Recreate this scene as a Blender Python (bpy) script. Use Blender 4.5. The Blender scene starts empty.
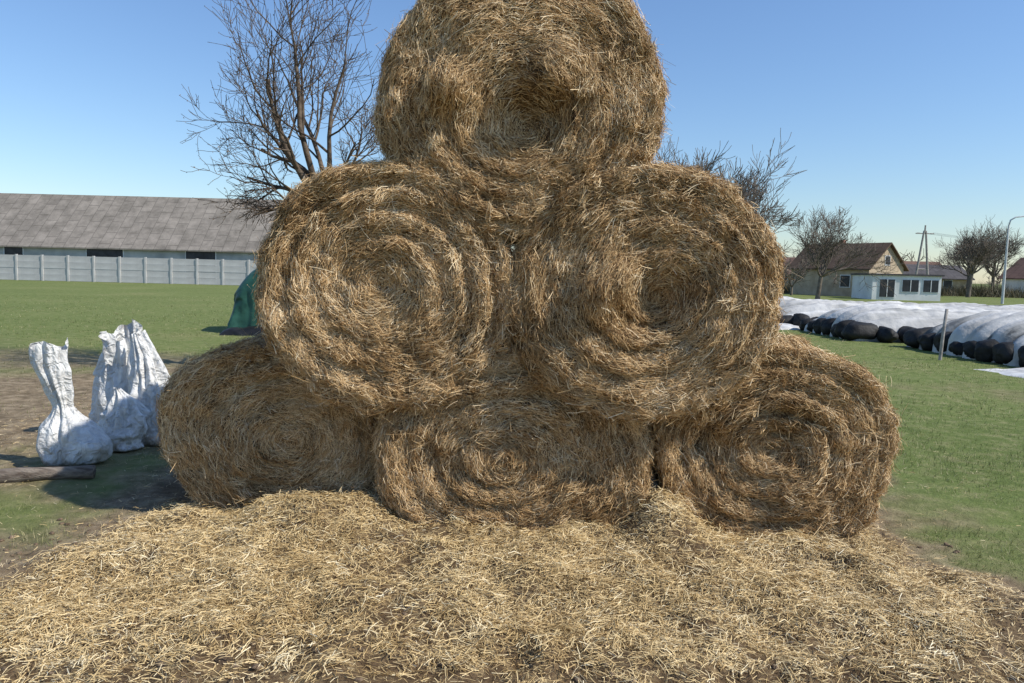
import bpy, math, random
import numpy as np
from mathutils import Vector, Matrix
random.seed(7)
rng = np.random.default_rng(11)
scene = bpy.context.scene
COL = scene.collection

# ------------------------------------------------------------ noise
def _hash(ix, iy, iz, seed):
    M = np.int64(0xFFFFFFFF)
    h = (ix*np.int64(374761393) + iy*np.int64(668265263) + iz*np.int64(1442695041) + np.int64(seed)*np.int64(97531)) & M
    h = ((h ^ (h >> 13))*np.int64(1274126177)) & M
    h = ((h ^ (h >> 15))*np.int64(1103515245)) & M
    h = h ^ (h >> 16)
    return h.astype(np.float64)/4294967295.0
def vn(p, f=1.0, seed=0):
    q = np.asarray(p, dtype=np.float64)*f + 100.5
    i = np.floor(q).astype(np.int64); t = q - i
    t = t*t*(3-2*t)
    r = 0
    for dx in (0, 1):
        for dy in (0, 1):
            for dz in (0, 1):
                w = (t[:, 0] if dx else 1-t[:, 0])*(t[:, 1] if dy else 1-t[:, 1])*(t[:, 2] if dz else 1-t[:, 2])
                r = r + w*_hash(i[:, 0]+dx, i[:, 1]+dy, i[:, 2]+dz, seed)
    return r*2-1
def sstep(a, b, x):
    t = np.clip((x-a)/(b-a), 0, 1)
    return t*t*(3-2*t)

# ------------------------------------------------------------ materials
def new_mat(name):
    m = bpy.data.materials.new(name); m.use_nodes = True
    nt = m.node_tree
    return m, nt, nt.nodes['Principled BSDF']
def ramp(nt, stops):
    r = nt.nodes.new('ShaderNodeValToRGB')
    el = r.color_ramp.elements
    while len(el) < len(stops): el.new(0.5)
    for e, (p, c) in zip(el, stops):
        e.position = p; e.color = (c[0], c[1], c[2], 1)
    return r
def noise_mat(name, c1, c2, scale=5, rough=0.8, bump=0.0, bscale=None, detail=6, stretch=(1, 1, 1), spec=0.3, lo=.35, hi=.65):
    m, nt, b = new_mat(name)
    tc = nt.nodes.new('ShaderNodeTexCoord'); mp = nt.nodes.new('ShaderNodeMapping')
    mp.inputs['Scale'].default_value = stretch
    nt.links.new(tc.outputs['Object'], mp.inputs[0])
    n = nt.nodes.new('ShaderNodeTexNoise'); n.inputs['Scale'].default_value = scale; n.inputs['Detail'].default_value = detail
    nt.links.new(mp.outputs[0], n.inputs['Vector'])
    r = ramp(nt, [(lo, c1), (hi, c2)])
    nt.links.new(n.outputs[0], r.inputs[0]); nt.links.new(r.outputs[0], b.inputs['Base Color'])
    b.inputs['Roughness'].default_value = rough
    b.inputs['Specular IOR Level'].default_value = spec
    if bump:
        n2 = nt.nodes.new('ShaderNodeTexNoise'); n2.inputs['Scale'].default_value = bscale or scale*3; n2.inputs['Detail'].default_value = 6
        nt.links.new(mp.outputs[0], n2.inputs['Vector'])
        bp = nt.nodes.new('ShaderNodeBump'); bp.inputs['Strength'].default_value = bump; bp.inputs['Distance'].default_value = 0.02
        nt.links.new(n2.outputs[0], bp.inputs['Height']); nt.links.new(bp.outputs[0], b.inputs['Normal'])
    return m
def tint_mat(name, stops, rough=.55, spec=.25, transl=0.0):
    m, nt, b = new_mat(name)
    a = nt.nodes.new('ShaderNodeAttribute'); a.attribute_name = 'tint'
    r = ramp(nt, stops)
    nt.links.new(a.outputs['Fac'], r.inputs[0]); nt.links.new(r.outputs[0], b.inputs['Base Color'])
    b.inputs['Roughness'].default_value = rough; b.inputs['Specular IOR Level'].default_value = spec
    if transl:
        t = nt.nodes.new('ShaderNodeBsdfTranslucent'); mx = nt.nodes.new('ShaderNodeMixShader')
        mx.inputs[0].default_value = transl
        nt.links.new(r.outputs[0], t.inputs[0])
        nt.links.new(b.outputs[0], mx.inputs[1]); nt.links.new(t.outputs[0], mx.inputs[2])
        nt.links.new(mx.outputs[0], nt.nodes['Material Output'].inputs[0])
    return m

M_strand = tint_mat('bale_straw', [(0, (.14, .078, .030)), (.3, (.40, .245, .105)), (.62, (.70, .49, .25)), (1, (.92, .77, .52))])
M_loose = tint_mat('loose_straw', [(0, (.19, .115, .045)), (.3, (.50, .35, .155)), (.65, (.78, .60, .315)), (1, (.93, .82, .57))])
M_grass = tint_mat('grass_blades', [(0, (.055, .07, .02)), (.45, (.12, .15, .042)), (.75, (.24, .25, .09)), (1, (.52, .44, .26))], transl=.15)
M_balebase = noise_mat('bale_core', (.045, .026, .011), (.21, .125, .055), 14, .9, .8, 60)
M_bark = noise_mat('bark', (.06, .042, .03), (.16, .12, .085), 12, .9, .5, 40)
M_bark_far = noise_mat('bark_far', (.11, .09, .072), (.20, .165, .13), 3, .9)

# ------------------------------------------------------------ mesh helpers
def mesh_np(name, V, F4, mat, attr=None, smooth=True, parent=None):
    V = np.ascontiguousarray(V, dtype=np.float32); F4 = np.ascontiguousarray(F4, dtype=np.int32)
    me = bpy.data.meshes.new(name)
    k = F4.shape[1]
    me.vertices.add(len(V)); me.vertices.foreach_set('co', V.ravel())
    me.loops.add(F4.size); me.loops.foreach_set('vertex_index', F4.ravel())
    me.polygons.add(len(F4))
    me.polygons.foreach_set('loop_start', np.arange(0, F4.size, k, dtype=np.int32))
    me.polygons.foreach_set('loop_total', np.full(len(F4), k, dtype=np.int32))
    me.polygons.foreach_set('use_smooth', np.full(len(F4), smooth, dtype=bool))
    me.update(calc_edges=True)
    if attr:
        for an, av in attr.items():
            a = me.attributes.new(an, 'FLOAT', 'POINT'); a.data.foreach_set('value', np.ascontiguousarray(av, dtype=np.float32))
    ob = bpy.data.objects.new(name, me); COL.objects.link(ob)
    if mat: me.materials.append(mat)
    if parent: ob.parent = parent
    return ob
def nrm(a): return a/np.maximum(np.linalg.norm(a, axis=1, keepdims=True), 1e-9)

def ribbons(P, D, Nn, L, W, bend, arch, roll, tint, segs=2, taper=False, root=False):
    N = len(P)
    S = nrm(np.cross(Nn, D))
    c, s = np.cos(roll)[:, None], np.sin(roll)[:, None]
    WS = S*c + Nn*s
    V = np.zeros((N, segs+1, 2, 3))
    for k in range(segs+1):
        t = k/segs; tc = t if root else t-.5
        ctr = P + D*(L*tc)[:, None] + S*(bend*L*((t*t) if root else (t-.5)**2*4))[:, None] + Nn*(arch*L*((t*t) if root else (t-.5)**2*4))[:, None]
        w = W*.5*((1-t)*.9+.1 if taper else 1.0)
        V[:, k, 0] = ctr - WS*w[:, None]; V[:, k, 1] = ctr + WS*w[:, None]
    base = (np.arange(N)*(segs+1)*2)[:, None]
    F = []
    for k in range(segs):
        F.append(base + np.array([[2*k, 2*k+1, 2*k+3, 2*k+2]]))
    F = np.stack(F, 1).reshape(-1, 4)
    return V.reshape(-1, 3), F, np.repeat(tint, (segs+1)*2)

def tubes(name, lines, mat, parent=None):
    Vs, Fs, off = [], [], 0
    for pts, rad, sides in lines:
        pts = np.array(pts, dtype=float); n = len(pts)
        d = np.gradient(pts, axis=0); d = nrm(d)
        ref = np.tile(np.array([[.31, .17, .93]]), (n, 1))
        bad = np.abs((d*ref).sum(1)) > .95
        ref[bad] = (1, 0, 0)
        u = nrm(np.cross(d, ref)); v = np.cross(d, u)
        a = np.arange(sides)/sides*2*np.pi
        V = pts[:, None] + (u[:, None]*np.cos(a)[None, :, None] + v[:, None]*np.sin(a)[None, :, None])*np.array(rad)[:, None, None]
        Vs.append(V.reshape(-1, 3))
        i = np.arange(n-1)[:, None]*sides; j = np.arange(sides)[None]; j2 = (j+1) % sides
        F = np.stack([i+j, i+j2, i+sides+j2, i+sides+j], -1).reshape(-1, 4) + off
        Fs.append(F); off += n*sides
    return mesh_np(name, np.concatenate(Vs), np.concatenate(Fs), mat, parent=parent)

def box(name, c, s, mat, parent=None, rz=0.0, bevel=0.0):
    x, y, z = s[0]/2, s[1]/2, s[2]/2
    V = [(-x, -y, -z), (x, -y, -z), (x, y, -z), (-x, y, -z), (-x, -y, z), (x, -y, z), (x, y, z), (-x, y, z)]
    F = [(0, 3, 2, 1), (4, 5, 6, 7), (0, 1, 5, 4), (1, 2, 6, 5), (2, 3, 7, 6), (3, 0, 4, 7)]
    ob = mesh_np(name, np.array(V), np.array(F), mat, smooth=False, parent=parent)
    ob.location = c; ob.rotation_euler = (0, 0, rz)
    if bevel:
        b = ob.modifiers.new('b', 'BEVEL'); b.width = bevel; b.segments = 2
    return ob
def empty(name, loc=(0, 0, 0), rz=0):
    e = bpy.data.objects.new(name, None); COL.objects.link(e); e.location = loc; e.rotation_euler = (0, 0, rz); return e
def poly(name, V, F, mat, parent=None):
    me = bpy.data.meshes.new(name); me.from_pydata(V, [], F); me.materials.append(mat)
    ob = bpy.data.objects.new(name, me); COL.objects.link(ob)
    if parent: ob.parent = parent
    return ob

# ------------------------------------------------------------ ground
def masks(x, y):
    p = np.stack([x, y, np.zeros_like(x)], 1)
    wob = .34*vn(p, 1.3, 3) + .20*vn(p, 4, 4) + .08*vn(p, 11, 5)
    straw = sstep(.30, -.20, np.abs(x-.03) - 2.34 + wob)*sstep(7.2, 6.4, y+wob)*sstep(-1.5, -.5, y)
    soil = sstep(.40, -.30, np.abs(x+.02) - 2.88 + 1.4*wob)*sstep(8.4, 7.2, y+wob)
    ppatch = sstep(1.08, .6, np.sqrt(((x+5.3)/4.0)**2 + ((y-8.0)/3.7)**2) + wob*.7)
    fld = sstep(-.15, .6, vn(p, .45, 8)+.5*vn(p, 1.6, 9))*sstep(17, 11, y)*.85*sstep(0, -1, x)
    bare = sstep(.35, .75, vn(p, .9, 12)+.6*vn(p, 2.8, 13))*sstep(14, 8, y)*.7
    tr = sstep(1.1, .5, np.sqrt(((x+3.5)/1.9)**2 + ((y-3.75)/.80)**2) + .7*wob)*.95
    soil = np.maximum(np.maximum(np.maximum(soil, ppatch*.97), tr), np.maximum(fld, bare))
    return straw, soil
def gh(x, y):
    p = np.stack([x, y, np.zeros_like(x)], 1)
    near = sstep(30, 8, np.hypot(x, y))
    straw, soil = masks(x, y)
    h = near*(.03*vn(p, .8, 21) + .014*vn(p, 3, 22))
    h += soil*near*(.018*vn(p, 6, 27) + .012*vn(p, 12, 28))
    front = np.exp(-((y-4.38)/.28)**2)
    h += straw*(.060*np.abs(vn(p, 1.8, 23)) + .060*vn(p, 3.7, 24) + .038*vn(p, 8.5, 25))
    h += front*(.25*np.exp(-((x+1.2)/.5)**2) + .19*np.exp(-((x-.93)/.26)**2) + .04*np.exp(-((x-1.9)/.5)**2))*(1+.5*vn(p, 3, 26))
    return h
def geo(start, step, fac, end, sgn=1):
    out = []; v = start
    while abs(v-start) < end:
        step *= fac; v += sgn*step; out.append(v)
    return out
xs = np.array(sorted(geo(-4.5, .04, 1.09, 2500, -1)) + list(np.arange(-4.5, 4.5001, .04)) + geo(4.5, .04, 1.09, 2500))
ys = np.array(sorted(geo(1.8, .04, 1.25, 60, -1)) + list(np.arange(1.8, 7.0, .04)) + geo(7.0, .04, 1.05, 3000))
GX, GY = np.meshgrid(xs, ys)
gx, gy = GX.ravel(), GY.ravel()
gz = gh(gx, gy)
ms, mo = masks(gx, gy)
nx, ny = len(xs), len(ys)
ii = (np.arange(ny-1)[:, None]*nx + np.arange(nx-1)[None]).ravel()
M_ground, nt, b = new_mat('ground_soil_grass')
L = nt.links.new
tc = nt.nodes.new('ShaderNodeTexCoord')
def N(scale, detail=6, rough=.6, mapscale=None):
    n = nt.nodes.new('ShaderNodeTexNoise'); n.inputs['Scale'].default_value = scale; n.inputs['Detail'].default_value = detail; n.inputs['Roughness'].default_value = rough
    if mapscale:
        mp = nt.nodes.new('ShaderNodeMapping'); mp.inputs['Scale'].default_value = mapscale
        L(tc.outputs['Object'], mp.inputs[0]); L(mp.outputs[0], n.inputs['Vector'])
    else: L(tc.outputs['Object'], n.inputs['Vector'])
    return n
def MIX(f, a, c):
    m = nt.nodes.new('ShaderNodeMix'); m.data_type = 'RGBA'
    L(f, m.inputs[0]); L(a, m.inputs[6]); L(c, m.inputs[7]); return m.outputs[2]
n1 = N(.22, 8); g1 = ramp(nt, [(.3, (.12, .175, .042)), (.52, (.165, .220, .060)), (.72, (.26, .265, .105))]); L(n1.outputs[0], g1.inputs[0])
n2 = N(5, 10, .75); g2 = ramp(nt, [(.3, (.055, .06, .022)), (.48, (.13, .155, .050)), (.66, (.34, .28, .16))]); L(n2.outputs[0], g2.inputs[0])
mm = nt.nodes.new('ShaderNodeMix'); mm.data_type = 'RGBA'; mm.inputs[0].default_value = .55
L(g1.outputs[0], mm.inputs[6]); L(g2.outputs[0], mm.inputs[7]); grass = mm.outputs[2]
n3 = N(6, 10, .7); s1 = ramp(nt, [(.3, (.085, .06, .036)), (.5, (.24, .18, .115)), (.7, (.44, .345, .225))]); L(n3.outputs[0], s1.inputs[0])
n4 = N(16, 8, .7); t1 = ramp(nt, [(.3, (.055, .036, .020)), (.5, (.15, .10, .056)), (.72, (.36, .265, .14))]); L(n4.outputs[0], t1.inputs[0])
aS = nt.nodes.new('ShaderNodeAttribute'); aS.attribute_name = 'straw'
aO = nt.nodes.new('ShaderNodeAttribute'); aO.attribute_name = 'soil'
c = MIX(aO.outputs['Fac'], grass, s1.outputs[0]); c = MIX(aS.outputs['Fac'], c, t1.outputs[0])
L(c, b.inputs['Base Color']); b.inputs['Roughness'].default_value = .95; b.inputs['Specular IOR Level'].default_value = .1
nb = N(25, 10, .7); bp = nt.nodes.new('ShaderNodeBump'); bp.inputs['Strength'].default_value = .8; bp.inputs['Distance'].default_value = .03
L(nb.outputs[0], bp.inputs['Height']); L(bp.outputs[0], b.inputs['Normal'])
ground = mesh_np('ground', np.stack([gx, gy, gz], 1), np.stack([ii, ii+1, ii+nx+1, ii+nx], 1), M_ground, {'straw': ms, 'soil': mo})

# ------------------------------------------------------------ bales
BALES = [
    dict(c=(-1.49, .51), r=(.765, .64), y=4.64, seed=1, yaw=.05, sw=(.05, -.03), ex=2.25, bumps=[(.3, .2, .2, -.05), (-.3, -.1, .15, .05)]),
    dict(c=(.03, .49), r=(.84, .64), y=4.42, seed=2, yaw=0, sw=(-.08, -.05), ex=2.3, bumps=[(0, .45, .2, .03), (-.5, -.1, .12, -.05), (.45, .1, .15, -.05)]),
    dict(c=(1.665, .57), r=(.735, .655), y=4.42, seed=3, yaw=-.06, sw=(-.04, -.02), ex=2.2, bumps=[(-.42, 0, .12, -.12), (0, 0, .12, -.06), (.15, -.25, .10, .06)]),
    dict(c=(-.775, 1.50), r=(.765, .735), y=4.33, seed=4, yaw=.04, sw=(-.03, .02), ex=2.03, bumps=[(0, 0, .10, -.05), (-.25, .1, .12, -.03)]),
    dict(c=(.785, 1.50), r=(.775, .755), y=4.28, seed=5, yaw=-.05, sw=(.12, -.02), ex=2.03, bumps=[(-.20, .03, .11, .17), (.10, -.06, .13, -.16), (-.35, -.4, .2, .05), (.35, -.2, .12, .05)]),
    dict(c=(.02, 2.60), r=(.84, .785), y=4.34, seed=6, yaw=0, sw=(.03, -.17), ex=2.08, bumps=[(-.42, .02, .08, .17), (.03, -.12, .15, -.16), (.2, .13, .10, .14), (-.2, .3, .2, .05), (-.3, -.25, .12, -.05)]),
]
DEP = 1.2
def bale_raw(B, th, s):
    e = .09; E = .08; BG = .015
    back = s > 1.8
    sm = np.where(back, 3.6-s, s)
    phi = np.clip((sm-1)/.3, 0, 1)*np.pi/2
    r = np.where(sm < 1, (1-e)*sm, (1-e)+e*np.sin(phi))
    yy = BG*np.clip(sm, 0, 1)**2 + E*(1-np.cos(phi)) + np.clip(sm-1.3, 0, None)*(DEP/2-BG-E)/.5
    yy = np.where(back, DEP-yy, yy)
    irr = 1 + .04*vn(np.stack([np.cos(th), np.sin(th), th*0+yy*.6], 1), 1.6, B['seed']*7)
    sx, sz = B['sw']; k = np.clip(1-r, 0, 1)
    ct, st = np.cos(th), np.sin(th)
    ex = B['ex']
    sq = (np.abs(ct)**ex+np.abs(st)**ex)**(-1/ex)
    x = B['r'][0]*r*irr*ct*sq + sx*k
    z = B['r'][1]*r*irr*st*sq + sz*k
    n = np.stack([ct*np.sin(phi), np.where(back, 1, -1)*np.cos(phi), st*np.sin(phi)], 1)
    q = np.stack([x, yy, z], 1); sd = B['seed']*13
    face = np.cos(phi)
    d = .030*vn(q, 2.2, sd) + .026*vn(q, 5.5, sd+1) + .022*vn(q, 12, sd+2) + .013*vn(q, 28, sd+3)
    wob = vn(q, 1.8, sd+4)
    rr = r*4.8 + th/(2*np.pi) + .38*wob + .12*vn(q, 6, sd+8)
    fr = rr - np.floor(rr)
    ridge = np.where(fr < .77, fr/.77, (1-fr)/.23)-.5
    d += face*.070*ridge*np.clip(.60+.8*vn(q, 2.5, sd+5), .05, 1.1)*sstep(.05, .2, r)
    for (bx, bz, sg, am) in B['bumps']:
        d += face*(~back)*am*np.exp(-((x-bx)**2+(z-bz)**2)/(2*sg*sg))
    q = q + n*d[:, None]
    ca, sa = math.cos(B['yaw']), math.sin(B['yaw'])
    qy = q[:, 1]-DEP/2
    X = B['c'][0] + q[:, 0]*ca - qy*sa
    Y = B['y'] + DEP/2 + q[:, 0]*sa + qy*ca
    return np.stack([X, Y, B['c'][1]+q[:, 2]], 1)
def bale_frame(B, th, s):
    p = bale_raw(B, th, s); h = .03
    pt = bale_raw(B, th+h, s); ps = bale_raw(B, th, s+h)
    T = nrm(pt-p); Bn = nrm(ps-p)
    Nn = nrm(np.cross(Bn, T))
    c = np.array([[B['c'][0], B['y']+DEP/2, B['c'][1]]])
    sg = np.sign(((p-c)*Nn).sum(1)); sg[sg == 0] = 1
    return p, T, Nn*sg[:, None]
for B in BALES:
    nt_ = 260
    tt = np.linspace(0, 2*np.pi, nt_, endpoint=False)
    ss = np.concatenate([np.linspace(.004, 1, 100), np.linspace(1, 1.3, 14)[1:], np.linspace(1.3, 2.3, 45)[1:], np.linspace(2.3, 2.6, 8)[1:], np.linspace(2.6, 3.596, 16)[1:]])
    S, T = np.meshgrid(ss, tt, indexing='ij'); ns = len(ss)
    V = bale_raw(B, T.ravel(), S.ravel())
    i = np.arange(ns-1)[:, None]*nt_; j = np.arange(nt_)[None]; j2 = (j+1) % nt_
    F = np.stack([i+j, i+j2, i+nt_+j2, i+nt_+j], -1).reshape(-1, 4)
    body = mesh_np('hay_bale', V, F, M_balebase)
    Vs, Fs, Ts, off = [], [], [], 0
    def put(v, f, t):
        global off
        Vs.append(v); Fs.append(f+off); Ts.append(t); off += len(v)
    def add(n, smin, smax, Lr, Wr, lift, spread, ar, tb=0.0, disk=True, out=.010, curl=.05):
        u = rng.random(n)
        s = np.sqrt(u)*smax if disk else smin+(smax-smin)*u
        th = rng.random(n)*2*np.pi
        p, T, Nn = bale_frame(B, th, s)
        cl = vn(p, 5, B['seed']+50); cl2 = vn(p, 11, B['seed']+51)
        ang = .38*cl + .36*cl2 + rng.normal(0, spread, n)
        ang += (rng.random(n) < .20)*rng.normal(0, 1.0, n)
        Bt = np.cross(Nn, T)
        D = nrm(T*np.cos(ang)[:, None] + Bt*np.sin(ang)[:, None] + Nn*rng.normal(0, lift, n)[:, None])
        Ln = rng.uniform(*Lr, n)*np.exp(rng.normal(0, .35, n)); W = rng.uniform(*Wr, n)
        P = p + Nn*(np.abs(rng.normal(0, out, n))+.001)[:, None]
        tint = np.clip(.45 + .18*cl + .14*vn(p, 2.2, B['seed']+60) + rng.normal(0, .22, n) + tb, 0, 1)
        put(*ribbons(P, D, Nn, Ln, W, rng.normal(0, curl, n), rng.normal(ar, .05, n), rng.uniform(-1.2, 1.2, n), tint, 3))
    add(22000, 0, 1.08, (.03, .09), (.0014, .0034), .12, .28, -.04)
    add(14000, 0, 1.1, (.012, .04), (.0012, .0030), .35, .8, 0, .08)
    add(7500, 1.0, 1.35, (.03, .09), (.0014, .0034), .24, .45, -.03, .03, False)
    add(16000, 1.3, 2.3, (.03, .10), (.0015, .0036), .18, .40, -.04, .06, False)
    add(1100, .5, 1.9, (.07, .17), (.0012, .0026), .6, .8, .0, .15, False, .015, .15)
    nc, m = 260, 36
    sC = np.where(rng.random(nc) < .62, np.sqrt(rng.random(nc))*1.05, rng.uniform(1.0, 2.1, nc)); tC = rng.random(nc)*2*np.pi
    p, T, Nn = bale_frame(B, tC, sC)
    p, T, Nn = [np.repeat(a, m, 0) for a in (p, T, Nn)]; n = nc*m
    Bt = np.cross(Nn, T)
    a0 = np.repeat(rng.normal(0, .55, nc), m) + rng.normal(0, .35, n)
    lf = np.repeat(rng.uniform(-.1, .45, nc), m) + rng.normal(0, .14, n)
    D = nrm(T*np.cos(a0)[:, None] + Bt*np.sin(a0)[:, None] + Nn*lf[:, None])
    D = nrm(D + np.array([[0, 0, -1.0]])*np.repeat(rng.uniform(0, .6, nc), m)[:, None])
    sz = np.repeat(rng.uniform(.012, .045, nc), m)
    P = p + Bt*(rng.normal(0, 1, n)*sz)[:, None] + T*(rng.normal(0, 1, n)*sz*.6)[:, None] + Nn*(np.abs(rng.normal(.006, .012, n)))[:, None]
    tint = np.clip(.52 + np.repeat(rng.normal(0, .15, nc), m) + rng.normal(0, .17, n), 0, 1)
    put(*ribbons(P, D, Nn, rng.uniform(.03, .11, n), rng.uniform(.0013, .0033, n), rng.normal(0, .07, n), rng.normal(-.02, .05, n), rng.uniform(-1.2, 1.2, n), tint, 3))
    mesh_np('straw_strands', np.concatenate(Vs), np.concatenate(Fs), M_strand, {'tint': np.concatenate(Ts)}, smooth=False, parent=body)

# ------------------------------------------------------------ loose straw
def scatter_straw():
    Vs, Fs, Ts, off = [], [], [], 0
    for (n, x0, x1, y0, y1, Lr, keep) in [(250000, -3.1, 3.0, 2.1, 4.9, (.012, .065), 0), (34000, -5.0, 4.4, 2.1, 8.5, (.02, .06), 1)]:
        x = rng.uniform(x0, x1, n); y = rng.uniform(y0, y1, n)
        p = np.stack([x, y, x*0], 1)
        st, so = masks(x, y)
        cover = 1.0*vn(p, 1.1, 31)+.8*vn(p, 3.3, 32)+.5*vn(p, 9, 36) + 1.05*sstep(2.5, 3.8, y) - .58
        dens = st*(sstep(-.40, .30, cover)*.88 + .12) if not keep else np.maximum(so*(x < 2.7), .12)*.5
        k = rng.random(n) < dens
        x, y, p = x[k], y[k], p[k]; n = len(x)
        z = gh(x, y)
        e = .03
        Nn = nrm(np.stack([-(gh(x+e, y)-z)/e, -(gh(x, y+e)-z)/e, np.ones(n)], 1))
        P = np.stack([x, y, z + np.abs(rng.normal(0, .013, n))+.001], 1)
        a = rng.random(n)*2*np.pi + 1.2*vn(p, 3, 33)
        D = nrm(np.stack([np.cos(a), np.sin(a), rng.normal(0, .25, n)], 1)); D = nrm(D - Nn*(D*Nn).sum(1)[:, None]*.6)
        tint = np.clip(.46 + .24*vn(p, 1.5, 34) + .18*vn(p, 6, 35) + rng.normal(0, .2, n), 0, 1)
        v, f, t = ribbons(P, D, Nn, rng.uniform(*Lr, n), rng.uniform(.0013, .0032, n), rng.normal(0, .08, n), rng.normal(-.02, .05, n), rng.uniform(-1, 1, n), tint, 2)
        Vs.append(v); Fs.append(f+off); Ts.append(t); off += len(v)
    nc, m = 800, 30
    cx = rng.uniform(-2.3, 2.3, nc); cy = rng.uniform(2.6, 4.6, nc); cz = gh(cx, cy)
    a0 = rng.random(nc)*6.28
    n = nc*m; sz = np.repeat(rng.uniform(.02, .07, nc), m)
    x = np.repeat(cx, m)+rng.normal(0, 1, n)*sz; y = np.repeat(cy, m)+rng.normal(0, 1, n)*sz
    z = np.repeat(cz, m)+np.abs(rng.normal(.012, .02, n))
    a = np.repeat(a0, m)+rng.normal(0, .6, n)
    D = nrm(np.stack([np.cos(a), np.sin(a), rng.normal(.1, .35, n)], 1)); Nn = nrm(np.cross(D, np.stack([np.sin(a), -np.cos(a), 0*a], 1))); Nn = Nn*np.sign(Nn[:, 2:3])
    tint = np.clip(.52+np.repeat(rng.normal(0, .15, nc), m)+rng.normal(0, .15, n), 0, 1)
    v, f, t = ribbons(np.stack([x, y, z], 1), D, Nn, rng.uniform(.03, .08, n), rng.uniform(.0014, .0032, n), rng.normal(0, .08, n), rng.normal(-.06, .06, n), rng.uniform(-1, 1, n), tint, 2)
    Vs.append(v); Fs.append(f+off); Ts.append(t); off += len(v)
    return mesh_np('loose_straw', np.concatenate(Vs), np.concatenate(Fs), M_loose, {'tint': np.concatenate(Ts)}, smooth=False)
scatter_straw()

# ------------------------------------------------------------ soil clods
def clods():
    n = 1100
    x = rng.uniform(-4.4, 3.2, n); y = rng.uniform(2.2, 4.6, n)
    st, so = masks(x, y); k = (so > .4) & ((rng.random(n) < .8) | (np.abs(x) > 2.2)) & ((y < 3.4) | (np.abs(x) > 2.3))
    x, y = x[k], y[k]; z = gh(x, y)
    import bmesh
    bm = bmesh.new(); bmesh.ops.create_icosphere(bm, subdivisions=2, radius=1)
    bv = np.array([v.co[:] for v in bm.verts]); bf = np.array([[v.index for v in f.verts] for f in bm.faces]); bm.free()
    Vs, Fs, off = [], [], 0
    for i in range(len(x)):
        r = random.uniform(.005, .018)*(1.8 if random.random() < .06 else 1)
        V = bv*(1+.5*vn(bv+i*3.1, 1.7, i)[:, None]+.2*vn(bv+i*1.1, 4, i)[:, None])*r*np.array([1, random.uniform(.7, 1), random.uniform(.5, .8)])
        Vs.append(V+np.array([x[i], y[i], z[i]+r*.2])); Fs.append(bf+off); off += len(bv)
    mesh_np('soil_clods', np.concatenate(Vs), np.concatenate(Fs), noise_mat('clod_soil', (.08, .055, .035), (.24, .17, .11), 20, .95, .6, 80))
clods()

# ------------------------------------------------------------ grass
def scatter_grass():
    n = 250000
    r = 2.6*np.exp(rng.random(n)**1.15*math.log(40/2.6)); a = rng.uniform(-.72, .72, n)
    x = r*np.sin(a)*1.05; y = r*np.cos(a)
    p = np.stack([x, y, x*0], 1)
    st, so = masks(x, y)
    dens = (1-np.clip(st*1.3, 0, 1))*(1-.88*so)*sstep(-.65, .6, vn(p, 1.1, 41)+.8*vn(p, 3.5, 42)+.5*vn(p, 9, 46)+.12)
    dens *= ~((np.abs(x) < 2.4) & (y > 4.3) & (y < 6))
    k = rng.random(n) < dens
    x, y, p, r = x[k], y[k], p[k], r[k]; n = len(x)
    z = gh(x, y)
    P = np.stack([x, y, z-.004], 1)
    az = rng.random(n)*2*np.pi; lean = np.abs(rng.normal(0, .6, n))
    D = nrm(np.stack([np.cos(az)*lean, np.sin(az)*lean, np.ones(n)], 1))
    ref = np.stack([np.sin(az), -np.cos(az), np.zeros(n)], 1)
    Nn = nrm(np.cross(ref, D))
    sc = np.clip(r/6, 1, 4)
    tint = np.clip(.48 + .28*vn(p, .5, 43) + .25*vn(p, 2.5, 44) + rng.normal(0, .17, n) + (rng.random(n) < .15)*.5, 0, 1)
    v, f, t = ribbons(P, D, Nn, rng.uniform(.018, .055, n)*(1+.7*vn(p, 1.6, 45)), rng.uniform(.002, .0042, n)*sc, rng.normal(0, .1, n), -np.abs(rng.normal(.25, .2, n)), rng.uniform(-.6, .6, n), tint, 2, True, True)
    return mesh_np('grass', v, f, M_grass, {'tint': t}, smooth=False)
scatter_grass()

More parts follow.
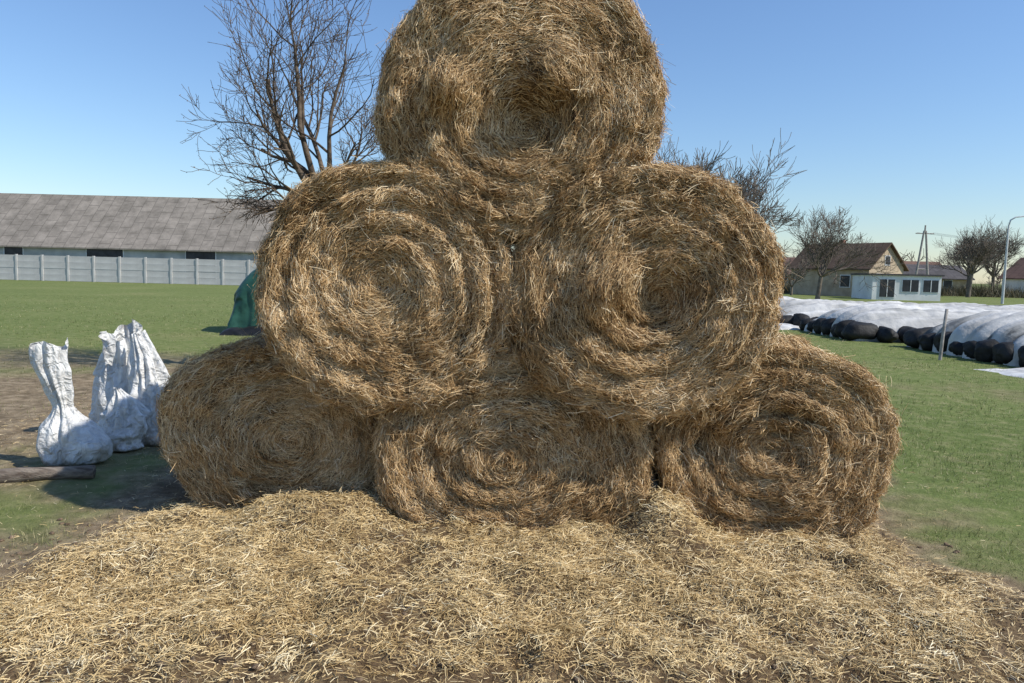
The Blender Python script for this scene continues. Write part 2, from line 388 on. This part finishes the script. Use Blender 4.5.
# ------------------------------------------------------------ sacks
def sack_mat():
    m, nt, b = new_mat('woven_plastic_sack')
    tc = nt.nodes.new('ShaderNodeTexCoord')
    n = nt.nodes.new('ShaderNodeTexNoise'); n.inputs['Scale'].default_value = 6; n.inputs['Detail'].default_value = 10; n.inputs['Roughness'].default_value = .7
    nt.links.new(tc.outputs['Object'], n.inputs['Vector'])
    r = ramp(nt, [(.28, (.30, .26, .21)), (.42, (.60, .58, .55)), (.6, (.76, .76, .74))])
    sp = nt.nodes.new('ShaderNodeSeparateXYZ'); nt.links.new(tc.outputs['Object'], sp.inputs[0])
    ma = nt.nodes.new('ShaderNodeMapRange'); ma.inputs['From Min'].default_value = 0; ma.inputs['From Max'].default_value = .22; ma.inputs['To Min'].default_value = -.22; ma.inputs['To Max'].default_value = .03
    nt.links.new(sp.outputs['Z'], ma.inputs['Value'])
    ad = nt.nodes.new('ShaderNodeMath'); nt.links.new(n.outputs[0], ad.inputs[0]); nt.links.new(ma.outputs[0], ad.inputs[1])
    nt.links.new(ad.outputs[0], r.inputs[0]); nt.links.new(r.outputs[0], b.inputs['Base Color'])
    b.inputs['Roughness'].default_value = .5
    w = nt.nodes.new('ShaderNodeTexNoise'); w.inputs['Scale'].default_value = 9; w.inputs['Detail'].default_value = 6; w.inputs['Distortion'].default_value = 2.2
    nt.links.new(tc.outputs['Object'], w.inputs['Vector'])
    bp = nt.nodes.new('ShaderNodeBump'); bp.inputs['Strength'].default_value = 1; bp.inputs['Distance'].default_value = .05
    nt.links.new(w.outputs[0], bp.inputs['Height']); nt.links.new(bp.outputs[0], b.inputs['Normal'])
    return m
M_sack = sack_mat()
def sack(loc, H, prof, lean, seed, rz=0, flat=.8, string_at=None):
    nt_, ns = 120, 110
    zs = np.linspace(0, 1, ns)
    pr = np.interp(zs, [q[0] for q in prof], [q[1] for q in prof])
    kern = np.ones(7)/7; pr2 = np.convolve(np.pad(pr, 3, mode='edge'), kern, 'valid'); pr2[0] = pr[0]
    th = np.linspace(0, 2*np.pi, nt_, endpoint=False)
    Z, T = np.meshgrid(zs, th, indexing='ij'); R = np.repeat(pr2[:, None], nt_, 1)
    z, t, r = Z.ravel(), T.ravel(), R.ravel()
    q = np.stack([np.cos(t), np.sin(t), z*2], 1)
    neck = string_at if string_at else .6
    pl = np.exp(-((z-neck)/.20)**2) + .55*(z > neck)
    fold = pl*(.15*np.sin(t*6+seed+2*vn(q, 1.5, seed)) + .12*np.sin(t*11+seed*2+3*vn(q, 2, seed+9))) + .20*vn(q, 1.6, seed+1) + .13*vn(q, 4, seed+2) + .06*vn(q, 9, seed+3)
    # sagging creases
    fold += .07*np.sin(z*26+3*vn(q, 1.3, seed+11)+2*np.cos(t))*np.clip(vn(q, 1.5, seed+12)+.3, 0, 1)
    r = r*(1+fold)
    x = r*np.cos(t); y = r*np.sin(t)*(flat + (1-flat)*.3*(z < .4))
    hz = z*H*(1 + np.clip((z-.7)/.3, 0, 1)*.14*vn(q*np.array([[1, 1, 0]]), 1.3, seed+5))
    x = x + lean[0]*z**1.5; y = y + lean[1]*z**1.5
    x = x + .10*vn(np.stack([z*0, z*0, z*3], 1), 1, seed+6)
    V = np.stack([x, y, hz], 1)
    i = np.arange(ns-1)[:, None]*nt_; j = np.arange(nt_)[None]; j2 = (j+1) % nt_
    F = np.stack([i+j, i+j2, i+nt_+j2, i+nt_+j], -1).reshape(-1, 4)
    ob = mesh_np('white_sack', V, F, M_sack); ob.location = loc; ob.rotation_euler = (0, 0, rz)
    return ob
full = [(0, .05), (.02, .18), (.08, .23), (.2, .225), (.32, .18), (.44, .085), (.52, .05), (.6, .07), (.8, .10), (1, .12)]
tall = [(0, .05), (.02, .16), (.1, .21), (.3, .20), (.5, .16), (.7, .115), (.85, .085), (1, .05)]
tall2 = [(0, .05), (.02, .16), (.12, .20), (.4, .18), (.6, .13), (.70, .10), (.80, .13), (1, .15)]
low = [(0, .05), (.04, .18), (.3, .19), (.6, .15), (.85, .09), (1, .03)]
def gz1(x, y): return float(gh(np.array([x]), np.array([y]))[0])
for (x, y, H, pr, le, sd, rz, st) in [(-3.38, 5.65, .93, full, (-.14, 0), 3, .3, .51), (-3.52, 6.60, 1.0, tall2, (.02, .02), 8, .9, .70),
                                   (-3.10, 6.45, 1.0, tall, (-.20, .03), 14, .2, None), (-3.72, 6.85, .92, tall, (.06, .0), 19, .1, None), (-3.30, 6.2, .52, low, (-.04, 0), 29, .1, None), (-2.86, 6.5, .38, low, (.05, 0), 23, .4, None)]:
    sack((x, y, gz1(x, y)-.01), H, pr, le, sd, rz, .82, st)

M_log = noise_mat('weathered_wood', (.12, .09, .07), (.30, .25, .20), 6, .9, .7, 30, stretch=(1, 6, 6))
t = np.linspace(0, 1, 12)
pts = np.stack([-4.8+1.75*t, 4.95+.38*t+.03*np.sin(t*6), .055+.012*np.sin(t*9)], 1)
pts = np.concatenate([pts[:1], pts, pts[-1:]])
rad = np.concatenate([[.002], .066-.020*t+.006*np.sin(t*20), [.002]])
tubes('fallen_log', [(pts, rad, 14)], M_log)

# ------------------------------------------------------------ green tarps
M_green = noise_mat('green_tarp', (.012, .05, .035), (.03, .10, .07), 4, .5, .5, 9)
M_black = noise_mat('black_plastic', (.008, .008, .009), (.025, .026, .028), 3, .5, .5, 12, spec=.4)
def mound(name, cx, cy, lx, ly, H, mat, seed, rz=0, px=4, py=3, wr=.05, n=(110, 70), z0=0, parent=None, scal=0.0):
    u = np.linspace(-1, 1, n[0]); v = np.linspace(-1, 1, n[1])
    U, Vv = np.meshgrid(u, v); U = U.ravel(); Vv = Vv.ravel()
    su = np.sign(U)*np.abs(U)**.8; sv = np.sign(Vv)*np.abs(Vv)**.8
    prof = np.sqrt(np.clip(1-np.abs(su)**px, 0, 1))*np.sqrt(np.clip(1-np.abs(sv)**py, 0, 1))
    P = np.stack([su*lx/2, sv*ly/2, prof*H], 1)
    w = wr*(vn(P, 1.3, seed) + .5*vn(P*np.array([[3, 1, 1]]), 1.6, seed+1)+.25*vn(P, 7, seed+2))
    P[:, 2] += w*np.sqrt(prof)*1.2 - .02; P[:, 0] += .6*w; P[:, 1] += .6*w
    if scal:
        sc_ = np.abs(np.sin(P[:, 1]*np.pi/.62+.6*vn(P, .8, seed+7)))**.6
        P[:, 2] += scal*sc_*prof**.5*(.35+.65*sstep(-.2, -.95, su))
        P[:, 0] -= scal*1.3*sc_*sstep(-.9, -1.0, su)
    c, s = math.cos(rz), math.sin(rz)
    X = cx + P[:, 0]*c - P[:, 1]*s; Y = cy + P[:, 0]*s + P[:, 1]*c
    nx = n[0]; ii = (np.arange(n[1]-1)[:, None]*nx + np.arange(nx-1)[None]).ravel()
    return mesh_np(name, np.stack([X, Y, P[:, 2]+z0], 1), np.stack([ii, ii+1, ii+nx+1, ii+nx], 1), mat, parent=parent)
tc_ = mound('tarp_covered_bale', -5.45, 18.2, 2.7, 2.2, 1.75, M_green, 5, .1, 3, 3, .18)
mound('black_sheet', -5.75, 17.7, 2.1, 1.8, .22, M_black, 9, .1, 4, 4, .1, parent=tc_)
mound('green_tarp', -1.0, 5.45, .75, .5, .24, M_green, 15, .2, 2.5, 2.5, .06, (50, 40), z0=2.12)

# ------------------------------------------------------------ silage clamps
def clamp_mat():
    m, nt, b = new_mat('silage_sheet')
    tc = nt.nodes.new('ShaderNodeTexCoord')
    mp = nt.nodes.new('ShaderNodeMapping'); mp.inputs['Scale'].default_value = (.35, 2.2, 1)
    nt.links.new(tc.outputs['Object'], mp.inputs[0])
    n = nt.nodes.new('ShaderNodeTexNoise'); n.inputs['Scale'].default_value = 1.2; n.inputs['Detail'].default_value = 8; n.inputs['Distortion'].default_value = .5
    nt.links.new(mp.outputs[0], n.inputs['Vector'])
    r = ramp(nt, [(.30, (.08, .08, .078)), (.38, (.34, .335, .315)), (.52, (.50, .49, .465)), (.70, (.64, .63, .60))])
    nt.links.new(n.outputs[0], r.inputs[0]); nt.links.new(r.outputs[0], b.inputs['Base Color'])
    b.inputs['Roughness'].default_value = .75; b.inputs['Specular IOR Level'].default_value = .12
    n2 = nt.nodes.new('ShaderNodeTexNoise'); n2.inputs['Scale'].default_value = 4; n2.inputs['Detail'].default_value = 6
    nt.links.new(tc.outputs['Object'], n2.inputs['Vector'])
    bp = nt.nodes.new('ShaderNodeBump'); bp.inputs['Strength'].default_value = .6; bp.inputs['Distance'].default_value = .08
    nt.links.new(n2.outputs[0], bp.inputs['Height']); nt.links.new(bp.outputs[0], b.inputs['Normal'])
    return m
M_clamp = clamp_mat()
M_tyre = noise_mat('black_wrap', (.010, .010, .010), (.03, .029, .028), 5, .65, .6, 14, spec=.25)
M_white = noise_mat('white_sheet', (.45, .44, .42), (.68, .67, .64), 3, .6, .5, 8)
a_ = np.linspace(0, 2*np.pi, 24, endpoint=False); c_ = np.linspace(-np.pi/2, np.pi/2, 14)
A_, C_ = np.meshgrid(c_, a_, indexing='ij'); A_, C_ = A_.ravel(), C_.ravel()
SV = np.stack([np.sin(A_), np.cos(A_)*np.cos(C_), np.cos(A_)*np.sin(C_)], 1)
SV[:, 0] = np.sign(SV[:, 0])*np.abs(SV[:, 0])**.5
i = np.arange(13)[:, None]*24; j = np.arange(24)[None]; j2 = (j+1) % 24
SF = np.stack([i+j, i+j2, i+24+j2, i+24+j], -1).reshape(-1, 4)
for k, (cx, cy, lx, ly, H) in enumerate([(16.6, 16.0, 13.4, 4.4, .90), (16.2, 21.2, 14, 3.6, .82), (16.1, 25.8, 14.6, 3.4, .76), (17.0, 30.6, 16, 3.4, .70)]):
    par = mound('silage_clamp', cx, cy, lx, ly, H, M_clamp, 60+k, .0, 14, 2.6, .06, (220, 150), scal=.16)
    Vs, Fs, off = [], [], 0
    x0, x1, y0, y1 = cx-lx/2+.16, cx+lx/2, cy-ly/2+.02, cy+ly/2
    spots = [(x0, yy_, 1) for yy_ in np.arange(y0+.2, y1, .56)] + [(xx_, y0, 0) for xx_ in np.arange(x0+.4, x1, .62)]
    for (tx, ty, along) in spots:
        rr_ = random.uniform(.20, .28); ln_ = random.uniform(.34, .48)
        B_ = SV*(1+.16*vn(SV+tx*1.7+ty, 1.6, 5)[:, None]+.06*vn(SV+tx+ty, 5, 6)[:, None])*np.array([ln_, rr_*1.1, rr_])
        if not along: B_ = B_[:, [1, 0, 2]]
        V = B_ + np.array([tx+random.uniform(-.10, .06), ty+random.uniform(-.03, .03), rr_*.85])
        Vs.append(V); Fs.append(SF+off); off += len(V)
    mesh_np('black_wrapped_ends', np.concatenate(Vs), np.concatenate(Fs), M_tyre, parent=par)
mound('plastic_sheet', 9.4, 13.1, 1.4, 1.6, .08, M_white, 90, .2, 3, 3, .07, (60, 60))
mound('plastic_sheet', 8.7, 24.0, 1.2, 1.6, .14, M_white, 92, .3, 3, 3, .08, (40, 40))
M_post = noise_mat('grey_post', (.22, .20, .18), (.40, .37, .34), 8, .8, .4)
tubes('fence_post', [([(8.85, 15.2, -.02), (8.87, 15.2, .5), (8.91, 15.2, 1.06), (8.91, 15.2, 1.061)], [.035, .034, .032, .002], 8)], M_post)

# ------------------------------------------------------------ barn + fence
def roof_mat(name, c1, c2):
    m, nt, b = new_mat(name)
    tc = nt.nodes.new('ShaderNodeTexCoord')
    n = nt.nodes.new('ShaderNodeTexNoise'); n.inputs['Scale'].default_value = .8; n.inputs['Detail'].default_value = 12; n.inputs['Roughness'].default_value = .75
    nt.links.new(tc.outputs['Object'], n.inputs['Vector'])
    r = ramp(nt, [(.35, c1), (.65, c2)]); nt.links.new(n.outputs[0], r.inputs[0])
    br = nt.nodes.new('ShaderNodeTexBrick'); br.inputs['Scale'].default_value = 1; br.inputs['Brick Width'].default_value = 1.1; br.inputs['Row Height'].default_value = 1.0
    br.inputs['Mortar Size'].default_value = .03; br.inputs['Color1'].default_value = (1, 1, 1, 1); br.inputs['Color2'].default_value = (.86, .86, .86, 1); br.inputs['Mortar'].default_value = (.6, .6, .6, 1)
    nt.links.new(tc.outputs['Object'], br.inputs['Vector'])
    mx = nt.nodes.new('ShaderNodeMix'); mx.data_type = 'RGBA'; mx.blend_type = 'MULTIPLY'; mx.inputs[0].default_value = 1
    nt.links.new(r.outputs[0], mx.inputs[6]); nt.links.new(br.outputs[0], mx.inputs[7]); nt.links.new(mx.outputs[2], b.inputs['Base Color'])
    b.inputs['Roughness'].default_value = .85; b.inputs['Specular IOR Level'].default_value = .2
    return m
M_asb = roof_mat('fibre_cement_roof', (.17, .15, .125), (.33, .29, .245))
M_wallw = noise_mat('whitewashed_wall', (.30, .31, .31), (.48, .48, .47), .7, .9, detail=10)
M_conc = noise_mat('concrete_fence', (.40, .39, .38), (.58, .57, .55), .8, .9, .3, 9, detail=10)
M_dark = noise_mat('dark_opening', (.015, .015, .018), (.04, .04, .045), 2, .4, spec=.4)
M_frame = noise_mat('white_frame', (.6, .6, .6), (.75, .75, .75), 3, .6)
def gable(name, loc, rz, w, ln, eave, ridge, Mw, Mr, ov=.4, openings=(), Mg=None, chim=None):
    e = empty(name, loc, rz); hw, hl = w/2, ln/2
    V = [(-hw, -hl, 0), (hw, -hl, 0), (hw, hl, 0), (-hw, hl, 0), (-hw, -hl, eave), (hw, -hl, eave), (hw, hl, eave), (-hw, hl, eave), (0, -hl, ridge-.02), (0, hl, ridge-.02)]
    poly('walls', V, [(1, 2, 6, 5), (3, 0, 4, 7)], Mw, e)
    poly('gables', V, [(0, 1, 5, 8, 4), (2, 3, 7, 9, 6)], Mg or Mw, e)
    sl = (ridge-eave)/hw; t = .12
    for sg, nm in ((-1, 'roof_a'), (1, 'roof_b')):
        x1 = sg*(hw+ov); z1 = eave-ov*sl
        a, c = -hl-ov, hl+ov
        V = [(0, a, ridge), (x1, a, z1), (x1, c, z1), (0, c, ridge), (0, a, ridge+t), (x1, a, z1+t), (x1, c, z1+t), (0, c, ridge+t)]
        poly(nm, V, [(0, 1, 2, 3), (4, 7, 6, 5), (0, 4, 5, 1), (1, 5, 6, 2), (2, 6, 7, 3), (3, 7, 4, 0)], Mr, e)
    for (nm, face, u, z, ww, hh) in openings:
        if face == 's': c = (u, -hl-.01, z); s = (ww, .10, hh); s2 = (ww+.16, .06, hh+.16)
        elif face == 'w': c = (-hw-.01, u, z); s = (.10, ww, hh); s2 = (.06, ww+.16, hh+.16)
        else: c = (hw+.01, u, z); s = (.10, ww, hh); s2 = (.06, ww+.16, hh+.16)
        box(nm, c, s, M_dark, e); box(nm+'_frame', c, s2, M_frame, e)
    if chim: box('chimney', chim, (.5, .5, 1.2), noise_mat('chimney_brick', (.2, .09, .06), (.35, .17, .12), 4), e)
    return e
ops = [('door', 'e', 2.5, 2.35, 3.2, 1.1), ('door', 'e', 11.0, 1.5, 2.6, 2.6), ('window', 'e', -5.6, 2.4, 1.6, .8)]
gable('barn', (-38.8, 71, 0), -math.pi/2, 10, 34.5, 3.05, 7.75, M_wallw, M_asb, .35, ops)
f = empty('concrete_fence', (0, 59, 0))
Xs = np.arange(-60, -13, 2.05)
for i, x in enumerate(Xs):
    box('post', (x, 0, 1.02), (.14, .16, 2.08), M_conc, f)
    if i < len(Xs)-1:
        for k in range(4):
            box('panel', (x+1.025, .02*(k % 2), .26+.5*k), (1.9, .05, .485), M_conc, f)

# ------------------------------------------------------------ houses on the right
M_brick = noise_mat('yellow_brick', (.38, .29, .20), (.50, .40, .28), 1.5, .9, detail=10)
M_brown = roof_mat('brown_tile_roof', (.10, .065, .042), (.17, .11, .075))
M_red = roof_mat('red_tile_roof', (.14, .085, .065), (.20, .12, .09))
M_dkroof = roof_mat('dark_roof', (.07, .065, .065), (.12, .11, .11))
M_plaster = noise_mat('white_plaster', (.62, .62, .60), (.76, .76, .74), 1, .9)
gable('brick_house', (33.9, 76, 0), math.radians(30), 5.4, 9, 2.9, 5.2, M_brick, M_brown, .35,
      [('window', 's', -1.2, 1.7, .9, 1.1), ('window', 's', 1.3, 1.7, .9, 1.1), ('attic_window', 's', 0, 3.6, .7, .8), ('window', 'w', -2, 1.5, 1, 1.1)], chim=(.6, 1, 5.1))
g = empty('white_garage', (33.9, 66, 0), math.radians(-6))
box('walls', (0, 0, 1.05), (5.6, 5, 2.1), M_plaster, g); box('flat_roof', (0, 0, 2.17), (5.9, 5.3, .14), M_dkroof, g)
for u, w_, h_, z_ in ((-1.6, 1.2, 1.5, 1.0), (.3, 1.3, 1.0, 1.25), (1.95, 1.2, 1.0, 1.25)):
    box('window', (u, -2.51, z_), (w_, .1, h_), M_dark, g); box('window_frame', (u, -2.505, z_), (w_+.16, .06, h_+.16), M_frame, g)
    box('mullion', (u, -2.57, z_), (.06, .03, h_), M_frame, g)
gable('cottage', (35.5, 98, 0), math.radians(70), 7, 11, 2.3, 4.3, M_brick, M_red, .4, [('window', 'w', 0, 1.4, 1.1, 1)], chim=(.5, 2, 4.3))
gable('cottage', (41.5, 112, 0), math.radians(80), 7, 9, 2.4, 4.3, M_plaster, M_brown, .4, [('window', 'w', 0, 1.4, 1.1, 1)])
gable('cottage', (68, 128, 0), math.radians(95), 7, 10, 2.6, 5.0, M_plaster, M_red, .4, [('window', 'w', 0, 1.4, 1.1, 1)], chim=(.5, 2, 5.0))
gable('farm_shed', (58, 108, 0), math.radians(85), 8, 12, 2.2, 4.0, M_brick, M_dkroof, .4, [('window', 'w', -3, 1.4, 1.1, 1), ('window', 'w', 3, 1.4, 1.1, 1)])
gable('village_house', (76, 104, 0), math.radians(20), 8, 10, 2.6, 5.4, M_plaster, M_red, .4, [('window', 's', -1.5, 1.6, 1, 1.2), ('window', 's', 1.5, 1.6, 1, 1.2)], chim=(.6, 1, 5.4))

M_metal = noise_mat('galvanised_steel', (.45, .46, .47), (.58, .59, .60), 4, .45, spec=.5)
lp = empty('street_lamp', (39.6, 60, 0))
tubes('pole', [([(0, 0, 0), (0, 0, 3), (0, 0, 6.2), (.1, 0, 6.7), (.5, 0, 6.95), (1.3, 0, 7.05)], [.11, .09, .07, .06, .055, .05], 8)], M_metal, lp)
box('lamp_head', (1.65, 0, 7.06), (.8, .3, .14), M_metal, lp, bevel=.04)
up = empty('utility_pole', (45.0, 82, 0))
tubes('legs', [([(-.9, 0, 0), (-.1, 0, 7.2)], [.14, .10], 8), ([(.9, 0, 0), (.1, 0, 7.2)], [.14, .10], 8), ([(-.55, 0, 3), (.55, 0, 3)], [.07, .07], 6), ([(0, 0, 7), (0, 0, 7.8)], [.1, .09], 6)], M_post, up)
tubes('crossarm', [([(-1.0, 0, 6.9), (1.0, 0, 6.9)], [.06, .06], 6)], M_post, up)
tubes('wires', [([(dx+t_*70, t_*25, 7.0-1.2*4*t_*(1-t_)) for t_ in np.linspace(0, 1, 14)], [.012]*14, 3) for dx in (-.9, 0, .9)], M_dark, up)

# ------------------------------------------------------------ trees
def grow(lines, p, d, Lg, r, lvl, maxl, rnd, up=.12, spread=.75, kids=(4, 6), wob=.16, rmin=.004, tips=None):
    n = 6 if lvl < 3 else 4
    pts = [p.copy()]; rads = [r]; dd = d.copy()
    for k in range(n):
        dd = dd + Vector((rnd.gauss(0, wob), rnd.gauss(0, wob), rnd.gauss(0, wob)+up)); dd.normalize()
        pts.append(pts[-1] + dd*(Lg/n)); rads.append(max(rmin, r*(1-.62*(k+1)/n)))
    lines.append(([tuple(q) for q in pts], rads, 8 if lvl < 2 else (5 if lvl < 3 else 3)))
    if tips is not None and lvl >= maxl-1: tips.extend(pts[1:])
    if lvl >= maxl: return
    for c_ in range(rnd.randint(*kids)):
        f_ = rnd.uniform(.25, 1.0); k = min(n-1, int(f_*n)); q = pts[k].lerp(pts[k+1], f_*n-k if f_*n-k <= 1 else 1)
        ax = Vector((rnd.gauss(0, 1), rnd.gauss(0, 1), rnd.gauss(0, 1))).cross(dd)
        if ax.length < 1e-3: continue
        ax.normalize(); nd = Matrix.Rotation(rnd.uniform(.35, 1.0)*spread*1.3, 3, ax) @ (pts[k+1]-pts[k]).normalized()
        grow(lines, q, nd, Lg*rnd.uniform(.45, .72), max(rmin, rads[k]*rnd.uniform(.45, .65)), lvl+1, maxl, rnd, up, spread, kids, wob, rmin, tips)
rnd = random.Random(5); lines = []; tips = []
fork = Vector((-2.84, 11, 2.75))
lines.append(([(-2.95, 11, 0), (-2.98, 11, .9), (-2.92, 11, 1.9), tuple(fork)], [.17, .13, .115, .105], 10))
for d, Lg, r, up_ in [((-.97, -.1, .05), 1.0, .042, -.03), ((-.8, .3, .60), 1.25, .045, .05), ((-.50, -.2, 1.0), 1.9, .05, .10), ((-.15, .1, 1.0), 2.3, .055, .12), ((.15, -.2, 1.0), 2.0, .045, .12),
                 ((.50, .2, .75), .95, .032, .10), ((-.7, -.5, .8), 1.45, .04, .08), ((-.25, .5, .9), 2.0, .042, .12), ((.25, .5, .8), 1.3, .035, .1), ((-.9, .1, .35), 1.15, .04, .02)]:
    grow(lines, fork + Vector((random.uniform(-.03, .03), 0, random.uniform(-.30, .1))), Vector(d).normalized(), Lg, r, 1, 4, rnd, up_, .78, (5, 6), .16, .0034, tips)
ft = tubes('fruit_tree', lines, M_bark)
n = 2200; tp = np.array([tuple(random.choice(tips)) for _ in range(n)]) + rng.normal(0, .010, (n, 3))
D = nrm(rng.normal(0, 1, (n, 3))); Nn = nrm(np.cross(D, rng.normal(0, 1, (n, 3))))
M_bud = tint_mat('buds', [(0, (.12, .07, .035)), (1, (.30, .19, .10))])
v, f_, t_ = ribbons(tp, D, Nn, rng.uniform(.012, .026, n), rng.uniform(.006, .012, n), rng.normal(0, .1, n), rng.normal(0, .1, n), rng.uniform(-1, 1, n), rng.random(n), 2)
mesh_np('buds', v, f_, M_bud, {'tint': t_}, parent=ft)

def far_tree(name, x, y, H, trunk, seed, rmin, spread=.8, maxl=4, kids=(5, 7), mat=M_bark_far, parent=None, wide=1.0):
    rnd = random.Random(seed); lines = []
    tr = Vector((x, y, 0)); fk = Vector((x+rnd.uniform(-.1, .1)*trunk, y, trunk))
    lines.append(([tuple(tr), tuple(tr.lerp(fk, .5)), tuple(fk)], [H*.030, H*.024, H*.022], 8))
    for k in range(8):
        a = k/8*2*math.pi + rnd.uniform(-.3, .3); el = rnd.uniform(.35, 1.4)
        d = Vector((math.cos(a)*math.cos(el)*wide, math.sin(a)*math.cos(el), math.sin(el))).normalized()
        grow(lines, fk, d, (H-trunk)*rnd.uniform(.45, .68), H*.012, 1, maxl, rnd, .10, spread, kids, .14, rmin)
    return tubes(name, lines, mat, parent)
far_tree('bare_tree', 7.5, 30, 6.3, 1.7, 21, .010, wide=1.3, kids=(6, 8))
far_tree('bare_tree', 10.6, 38, 7.0, 1.9, 31, .012, wide=1.1)
far_tree('bare_tree', 23.4, 57, 7.2, 1.8, 22, .012)
far_tree('bare_tree', 51.5, 84, 8.6, 2.6, 23, .013)
far_tree('bare_tree', 55.0, 90, 8.0, 2.4, 24, .015)
far_tree('bare_tree', 62.0, 96, 9.0, 2.4, 25, .016)
far_tree('bare_tree', 27.0, 72, 4.2, .8, 27, .02, maxl=3)
far_tree('bare_tree', 30.5, 92, 6.5, 1.6, 28, .02)
far_tree('bare_tree', 47.0, 96, 5.5, 1.4, 29, .02)
def tline():
    rnd = random.Random(99)
    L_ = []
    for k in range(90):
        a = rnd.uniform(-1.15, 1.15); R = rnd.uniform(150, 260)
        x, y = R*math.sin(a), R*math.cos(a); H = rnd.uniform(3.5, 7.0)
        fk = Vector((x, y, H*.2))
        L_.append(([(x, y, 0), tuple(fk)], [.2, .16], 5))
        for j in range(6):
            aa = rnd.uniform(0, 6.28); el = rnd.uniform(.3, 1.4)
            grow(L_, fk, Vector((math.cos(aa)*math.cos(el), math.sin(aa)*math.cos(el), math.sin(el))), H*rnd.uniform(.4, .6), .09, 2, 4, rnd, .1, .8, (3, 4), .15, .05)
    return tubes('distant_tree_row', L_, M_bark_far)
tline()
def brush():
    n = 26000
    x = rng.uniform(18, 90, n); y = 88 + rng.normal(0, 2.0, n) + 4*np.sin(x*.15)
    p = np.stack([x, y, x*0], 1)
    hgt = 1.1+.9*vn(p, .22, 5)
    D = nrm(np.stack([rng.normal(0, .45, n), rng.normal(0, .45, n), np.ones(n)], 1)); Nn = nrm(np.cross(D, rng.normal(0, 1, (n, 3))))
    v, f, t = ribbons(p, D, Nn, np.abs(hgt)*rng.uniform(.6, 1.2, n)+.2, rng.uniform(.03, .07, n), rng.normal(0, .2, n), rng.normal(0, .1, n), rng.uniform(-1, 1, n), rng.random(n), 2, True, True)
    m = tint_mat('brush', [(0, (.06, .06, .03)), (.6, (.13, .11, .06)), (1, (.22, .18, .11))])
    mesh_np('hedge', v, f, m, {'tint': t}, smooth=False)
brush()

# ------------------------------------------------------------ light
az = math.radians(110); el = math.radians(44)
sd = Vector((math.sin(az)*math.cos(el), math.cos(az)*math.cos(el), math.sin(el)))
sun = bpy.data.lights.new('sun', 'SUN'); sun.energy = 5.0; sun.angle = math.radians(.5); sun.color = (1, .95, .86)
so = bpy.data.objects.new('sun', sun); COL.objects.link(so); so.rotation_euler = sd.to_track_quat('Z', 'Y').to_euler(); so.location = sd*50
w = bpy.data.worlds.new('World'); scene.world = w; w.use_nodes = True
wn = w.node_tree; bg = wn.nodes['Background']
sk = wn.nodes.new('ShaderNodeTexSky'); sk.sky_type = 'NISHITA'; sk.sun_disc = False; sk.sun_elevation = el; sk.sun_rotation = az
sk.air_density = 1.3; sk.dust_density = .15; sk.ozone_density = 3.5
mx = wn.nodes.new('ShaderNodeMix'); mx.data_type = 'RGBA'; mx.blend_type = 'MULTIPLY'; mx.inputs[0].default_value = 1; mx.inputs[7].default_value = (.90, 1.02, 1.22, 1)
wn.links.new(sk.outputs[0], mx.inputs[6]); wn.links.new(mx.outputs[2], bg.inputs[0]); bg.inputs[1].default_value = .125
scene.view_settings.view_transform = 'Standard'; scene.view_settings.look = 'None'; scene.view_settings.exposure = 0

# ------------------------------------------------------------ camera
cam = bpy.data.cameras.new('camera'); co = bpy.data.objects.new('camera', cam); COL.objects.link(co)
cam.sensor_width = 36; cam.lens = 26; cam.clip_start = .05; cam.clip_end = 6000
R = Matrix.Rotation(math.radians(90-5.37), 4, 'X') @ Matrix.Rotation(math.radians(1.4), 4, 'Z')
co.matrix_world = Matrix.Translation((0, 0, 1.6)) @ R
scene.camera = co
